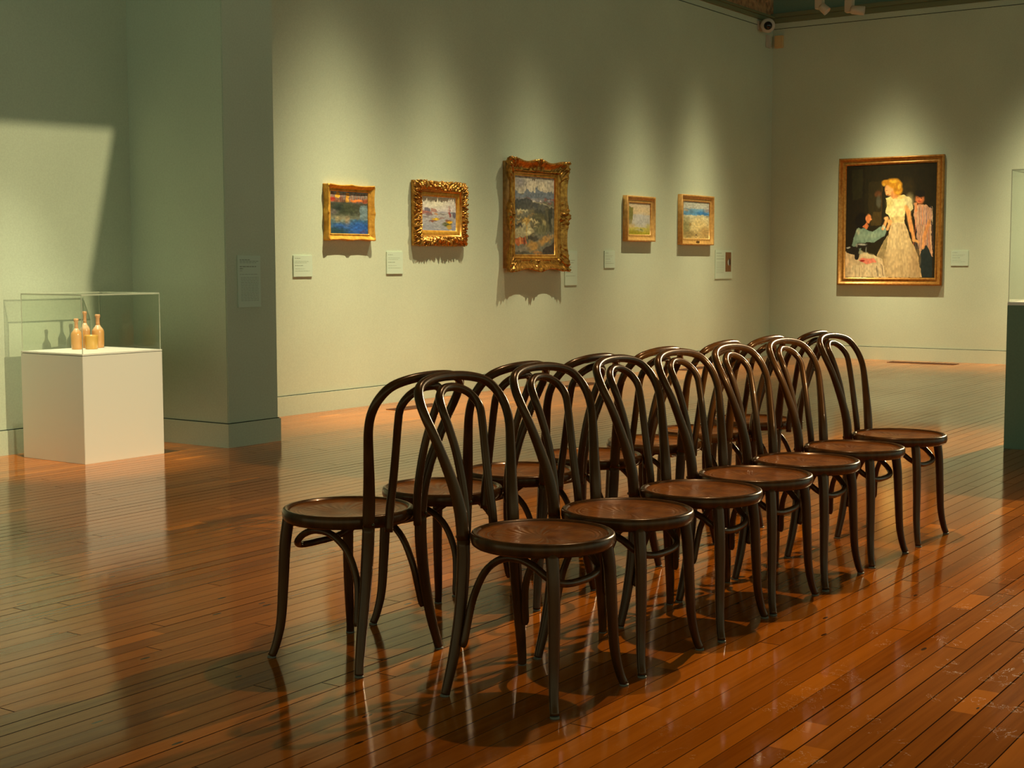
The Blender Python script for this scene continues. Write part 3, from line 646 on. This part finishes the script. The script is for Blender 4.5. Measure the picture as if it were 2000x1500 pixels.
P.ell(700, 372, 74, 50, (206, 136, 30), 1, .15, 20); P.ell(735, 430, 44, 58, (196, 126, 28), 1, .2); P.ell(620, 360, 40, 28, (190, 122, 26), 1, .2); P.ell(690, 350, 40, 16, (240, 180, 50), .8); P.ell(745, 400, 16, 26, (238, 176, 56), .8); P.ell(735, 460, 24, 14, (232, 168, 50), .7); P.ell(600, 380, 14, 16, (220, 160, 50), .8)
P.ell(628, 432, 7, 3, (90, 50, 24)); P.ell(640, 476, 8, 4, (170, 60, 40))
P.grad(1000, 1278, (196, 158, 110), (150, 112, 76), 560, 960, a=.28); P.ell(600, 1150, 40, 130, (150, 122, 80), .5, .6); P.ell(900, 1120, 40, 130, (168, 130, 88), .5, .6)
# seated woman in blue
P.poly([(345, 800), (395, 785), (450, 815), (500, 830), (580, 780), (640, 800), (620, 870), (520, 930), (440, 935), (400, 960), (380, 1040), (300, 960), (320, 880)], (116, 134, 112))
P.ell(500, 870, 80, 26, (150, 162, 132), .6, .5, -14); P.ell(385, 860, 40, 50, (136, 150, 124), .6, .5); P.ell(360, 830, 20, 30, (176, 164, 126), .6)
P.ell(395, 720, 66, 74, (18, 12, 6), 1, .12); P.poly([(350, 700), (440, 660), (430, 760), (400, 800), (345, 790)], (20, 14, 8)); P.ell(458, 705, 27, 44, (224, 130, 72), 1, .15); P.poly([(405, 780), (440, 740), (460, 770), (440, 810)], (206, 112, 60)); P.ell(482, 712, 10, 8, (232, 140, 80))
P.line(600, 800, 632, 720, 18, (232, 158, 92)); P.line(640, 810, 670, 745, 18, (228, 156, 92)); P.ell(630, 705, 22, 18, (236, 166, 100)); P.ell(662, 735, 20, 26, (236, 166, 98)); P.line(610, 790, 600, 780, 14, (200, 190, 150))
# sewing machine and table
P.poly([(240, 1020), (300, 1030), (360, 1050), (430, 1030), (520, 1060), (600, 1100), (640, 1275), (240, 1275)], (206, 172, 126)); P.poly([(300, 1160), (600, 1140), (635, 1275), (290, 1275)], (220, 188, 140))
P.poly([(375, 1110), (400, 1085), (520, 1090), (545, 1125), (440, 1145)], (222, 124, 96)); P.ell(410, 1115, 22, 9, (150, 30, 20)); P.ell(470, 1060, 70, 22, (214, 190, 140), .8, .4, 20)
P.poly([(245, 985), (350, 970), (360, 940), (440, 940), (462, 975), (445, 1010), (425, 985), (370, 995), (380, 1050), (370, 1105), (335, 1100), (330, 1060), (250, 1030)], (34, 28, 20)); P.ell(400, 955, 46, 10, (176, 168, 150), .9); P.ell(350, 965, 10, 16, (150, 140, 120), .8); P.ell(268, 985, 22, 8, (196, 190, 176), .9); P.ell(390, 1030, 24, 22, (176, 166, 126), .8); P.ell(440, 1010, 6, 30, (120, 116, 100), .9)
for i in range(16): P.line(300+i*20, 1160, 300+i*21, 1270, 4, random.choice([(236, 206, 160), (170, 138, 96), (206, 176, 130)]), .5)
P.line(545, 1170, 560, 1260, 8, (130, 110, 84), .8); P.line(590, 1150, 612, 1260, 7, (120, 96, 70), .8); P.ell(260, 1120, 22, 60, (226, 180, 130), .6)
P.texture(.10, 60, 50); canvas(pr6, w-.18, h-.18, -(d-.040), 0, P, (1.12, 1.02, .98))

# ---------------------------------------------------------------- wall text cards
def card(loc, rz, w, h, label, lines, extra=None):
    e = empty('wall_label', loc, rz, label, 'wall label')
    box('card', (-w/2, -.009, -h/2), (w/2, 0, h/2), LABELM, e, .001)
    bm = bmesh.new()
    for (z, x0, x1, t) in lines:
        x = x0*w; rr = random.Random(int(z*1000)+7)
        while x < x1*w:     # illegible rows: word-length dashes
            l = min(rr.uniform(.012, .03), x1*w-x); add_box(bm, (-w/2+x, -.0094, h/2-z*h-t*h), (-w/2+x+l, -.0088, h/2-z*h)); x += l+.005
    frombm('print', bm, INK, e); return e
L3 = [(.12, .08, .36, .022), (.27, .08, .8, .012), (.34, .08, .7, .012), (.46, .08, .52, .026), (.62, .08, .6, .012), (.72, .08, .85, .012)]
card((8.297, YM, 1.166), 0, .215, .167, 'pale green label left of the blue harbour painting', L3)
card((9.428, YM, 1.191), 0, .215, .187, 'pale green label left of the painting with the leaf-carved frame', L3)
card((12.215, YM, 1.137), 0, .231, .348, 'tall pale green label partly behind the lower right of the tall painting', L3)
card((12.972, YM, 1.225), 0, .215, .180, 'pale green label left of the misty green landscape', L3)
e = card((15.64, YM, 1.169), 0, .455, .345, 'large pale green label with a brown picture right of the blue sea painting', [(.1, .06, .36, .02), (.2, .06, .5, .012), (.3, .06, .5, .016)]+[(.42+.06*i, .06, .5, .010) for i in range(7)])
P = Paint(20, 40, 0, 0, 20, 40, (128, 84, 44), .01, 8, 61); P.ell(12, 21, 4, 6, (190, 190, 180)); P.ell(15, 20, 3, 7, (40, 32, 24)); P.texture(.1)
canvas(e, .155, .235, -.0095, .03, P, name='printed_picture').location.x = .115
card((XR, 5.36, 1.237), -PI/2, .206, .178, 'pale green label right of the large figure painting', L3)
card((6.659, Y0, 1.070), 0, .204, .335, 'tall pale green label on the pier beside the alcove', [(.075, .08, .52, .016), (.105, .08, .9, .010), (.135, .08, .8, .008), (.205, .08, .8, .018), (.245, .08, .24, .016), (.29, .08, .2, .008), (.36, .08, .86, .008)]+[(.42+.032*i, .12, .9, .007) for i in range(15)])

# ---------------------------------------------------------------- plinths and clear covers
def cover(name, x0, y0, x1, y1, z0, z1, label, bottom_lip=False):
    e = empty(name, ((x0+x1)/2, (y0+y1)/2, z0), 0, label, 'display cover')
    W2, D2, Hh, t = (x1-x0)/2, (y1-y0)/2, z1-z0, .005
    for lo, hi in (((-W2, -D2, 0), (W2, -D2+t, Hh)), ((-W2, D2-t, 0), (W2, D2, Hh)), ((-W2, -D2+t, 0), (-W2+t, D2-t, Hh)), ((W2-t, -D2+t, 0), (W2, D2-t, Hh))):
        box('side_pane', lo, hi, GLASS, e)
    box('top_pane', (-W2, -D2, Hh), (W2, D2, Hh+t), GLASS, e)
    bm = bmesh.new(); k = .0022
    for sx in (-1, 1):
        for sy in (-1, 1): add_box(bm, (sx*W2-k, sy*D2-k, 0), (sx*W2+k, sy*D2+k, Hh))
    for sy in (-1, 1): add_box(bm, (-W2, sy*D2-k, Hh-k), (W2, sy*D2+k, Hh+k+t))
    for sx in (-1, 1): add_box(bm, (sx*W2-k, -D2, Hh-k), (sx*W2+k, D2, Hh+k+t))
    frombm('polished_edge', bm, GEDGE, e)
    return e
px, py, pw, pd, ph = 5.430, 6.867, .607, .582, .655
pl = empty('plinth', (px+pw/2, py+pd/2, 0), 0, 'low white square plinth in the alcove carrying pottery bottles', 'plinth')
box('plinth_body', (-pw/2, -pd/2, 0), (pw/2, pd/2, ph-.013), WHITE, pl, .002)
ec = cover('acrylic_cover', px+.008, py+.008, px+pw-.008, py+pd-.008, ph, 1.000, 'low clear acrylic cover over the pottery bottles')
box('top_slab', (-pw/2, -pd/2, ph-.010), (pw/2, pd/2, ph), WHITE, pl, .001)
box('shadow_gap', (-pw/2+.008, -pd/2+.008, ph-.013), (pw/2-.008, pd/2-.008, ph-.010), DARKLINE, pl)  # recessed core coloured near-black, the gap's shade put into its colour
gx, gy, gz = 9.22, 2.604, .934
pg = empty('plinth', (gx+.35, gy-.40, 0), 0, 'tall dark green plinth at the right edge of the view', 'plinth')
box('plinth_body', (-.35, -.40, 0), (.35, .40, gz-.02), GREENP, pg, .002)
ec = cover('acrylic_cover', gx+.006, gy-.794, gx+.694, gy-.006, gz, 1.76, 'tall clear acrylic cover on the dark green plinth')
box('white_base', (-.35, -.40, gz-.02), (.35, .40, gz), WHITE, pg, .001)

def glaze(name, low, high, zc, h):
    m = mat(name, low, .28, coat=.5); t = NT(m); tc = t.n('ShaderNodeTexCoord'); sp = t.n('ShaderNodeSeparateXYZ', {0: tc.outputs['Object']})
    nz = t.n('ShaderNodeTexNoise', {'Vector': tc.outputs['Object'], 'Scale': 40, 'Detail': 3})
    k = t.math('ADD', sp.outputs[2], t.math('MULTIPLY', t.math('SUBTRACT', nz.outputs[0], .5), .02))
    r = t.n('ShaderNodeMapRange', {0: k, 1: zc-h, 2: zc+h, 3: 0, 4: 1}); t.out('Base Color', t.mix(r.outputs[0], low, high)); return m
PEACH = glaze('peach_glaze', (.62, .30, .09), (.74, .50, .30), .12, .012)
OCHRE = glaze('ochre_glaze', (.66, .36, .07), (.70, .40, .10), .12, .02)
NECK = mat('terracotta_neck', (.66, .32, .14), .35, coat=.4)
zt = ph
def bottle(loc, hgt, r, label, name='stoneware_bottle'):
    e = empty(name, (loc[0], loc[1], zt), 0, label, 'bottle', 'stoneware bottles under the acrylic cover')
    sh = hgt*.60
    lathe('bottle_body', [(0, 0), (r*.86, 0), (r*.93, .006), (r, .03), (r, sh*.78), (r*.97, sh*.86), (r*.80, sh*.95), (r*.50, sh*1.06), (r*.36, sh*1.14), (0, sh*1.14)], PEACH, e, 32)
    lathe('bottle_neck', [(0, sh*1.12), (r*.37, sh*1.12), (r*.33, sh*1.25), (r*.32, hgt-.022), (r*.43, hgt-.018), (r*.45, hgt-.006), (r*.38, hgt), (r*.24, hgt), (r*.22, hgt-.02), (0, hgt-.02)], NECK, e, 24)
    return e
BP = {'A': (5.731, 7.30), 'B': (5.853, 7.37), 'C': (5.921, 7.33), 'cup': (5.800, 7.245)}
bottle(BP['A'], .192, .034, 'peach stoneware bottle, shortest and leftmost of the three')
bottle(BP['B'], .232, .031, 'slender peach stoneware bottle, tallest, in the middle at the back')
bottle(BP['C'], .212, .038, 'stout peach stoneware bottle behind the ochre cup, on the right')
e = empty('pottery_cup', (*BP['cup'], zt), 0, 'short ochre glazed pottery cup in front of the bottles', 'cup')
lathe('cup_body', [(0, 0), (.034, 0), (.037, .004), (.040, .03), (.041, .080), (.0415, .088), (.038, .088), (.037, .08), (.036, .01), (0, .008)], OCHRE, e, 32)
e = empty('dark_stopper', (5.79, 7.24, zt), 0, 'small dark round stopper lying between the left bottle and the cup', 'stopper')
lathe('stopper_body', [(0, 0), (.008, .001), (.013, .007), (.013, .013), (.008, .018), (0, .019)], mat('dark_cork', (.05, .025, .008), .6), e, 20)

# ---------------------------------------------------------------- security camera, sensor boxes, track spotlights
e = empty('security_camera', (16.56, YM, 4.115), 0, 'white round security camera with a black lens high by the corner', 'security camera')
fwd = Vector((-.84, -.50, -.2)).normalized(); q = fwd.to_track_quat('Z', 'Y')
box('mounting_plate', (-.06, -.02, -.05), (.06, 0, .06), PLASTIC, e, .006)
tube('arm', [(0, -.01, 0, .022), (0, -.05, -.005, .022), (0, -.08, -.01, .022)], PLASTIC, e)
o = lathe('housing', [(0, -.075), (.06, -.075), (.082, -.055), (.09, 0), (.088, .03), (.078, .045), (0, .045)], PLASTIC, e, 32); o.rotation_euler = q.to_euler(); o.location = (0, -.115, 0)
o2 = lathe('lens', [(0, .02), (.052, .02), (.052, .048), (.04, .070), (.02, .082), (0, .085)], BLACK, e, 24); o2.rotation_euler = q.to_euler(); o2.location = (0, -.115, 0)
def wallbox(loc, rz, w, h, d, m, label, name):
    e = empty(name, loc, rz, label, 'sensor')
    box('casing', (-w/2, -d, -h/2), (w/2, 0, h/2), m, e, .006)
    box('cover_strip', (-w/2+.012, -d-.004, -h/2+.012), (w/2-.012, -d, h/2-.05), m, e, .002)
wallbox((16.80, YM, 3.96), 0, .10, .155, .03, PLASTIC, 'slim white sensor box below the security camera', 'sensor_box')
wallbox((XR, 7.70, 3.965), -PI/2, .11, .155, .05, BEIGE, 'beige sensor box on the right wall beside the corner', 'sensor_box')
FIX = mat('cream_fixture', (.50, .40, .28), .5)
LAMP = bpy.data.materials.new('lamp_glow'); LAMP.use_nodes = True
LAMP.node_tree.nodes['Principled BSDF'].inputs['Emission Color'].default_value = (1, .85, .6, 1); LAMP.node_tree.nodes['Principled BSDF'].inputs['Emission Strength'].default_value = 4
def fixture(loc, aim, label, g, off, hl):
    e = empty('track_spotlight', loc, 0, label, 'spotlight', g)
    box('driver_box', (-.04, -.045, .0), (.04, .045, .34), FIX, e, .008)
    tube('stem', [(0, 0, .34, .012), (0, 0, .50, .012), (0, 0, 4.755-loc[2], .012)], FIX, e)
    hd = lathe('lamp_head', [(0, -hl), (.036, -hl), (.046, -hl+.02), (.050, hl*.5), (.044, hl*.5), (.038, .0), (0, .0)], FIX, e, 28)
    hd.rotation_euler = Vector(aim).normalized().to_track_quat('Z', 'Y').to_euler(); hd.location = off
    lathe('bulb', [(0, .012), (.012, .010), (.014, .004), (0, .002)], LAMP, hd, 16)
    return e
TR = 15.3
fixture((TR, 6.47, 4.01), (.1, -.75, -.7), 'cream track spotlight hanging nearer the room corner', 'track spotlights before the right wall', (0, -.065, -.01), .07)
fixture((TR, 6.12, 3.94), (.25, -.95, -.12), 'cream track spotlight turned sideways, above the large figure painting', 'track spotlights before the right wall', (0, -.12, .01), .10)
t_ = box('lighting_track', (TR-.02, 2.0, 4.755), (TR+.02, 7.4, 4.785), FIX); tag(t_, 'cream ceiling track carrying the spotlights', 'lighting track')
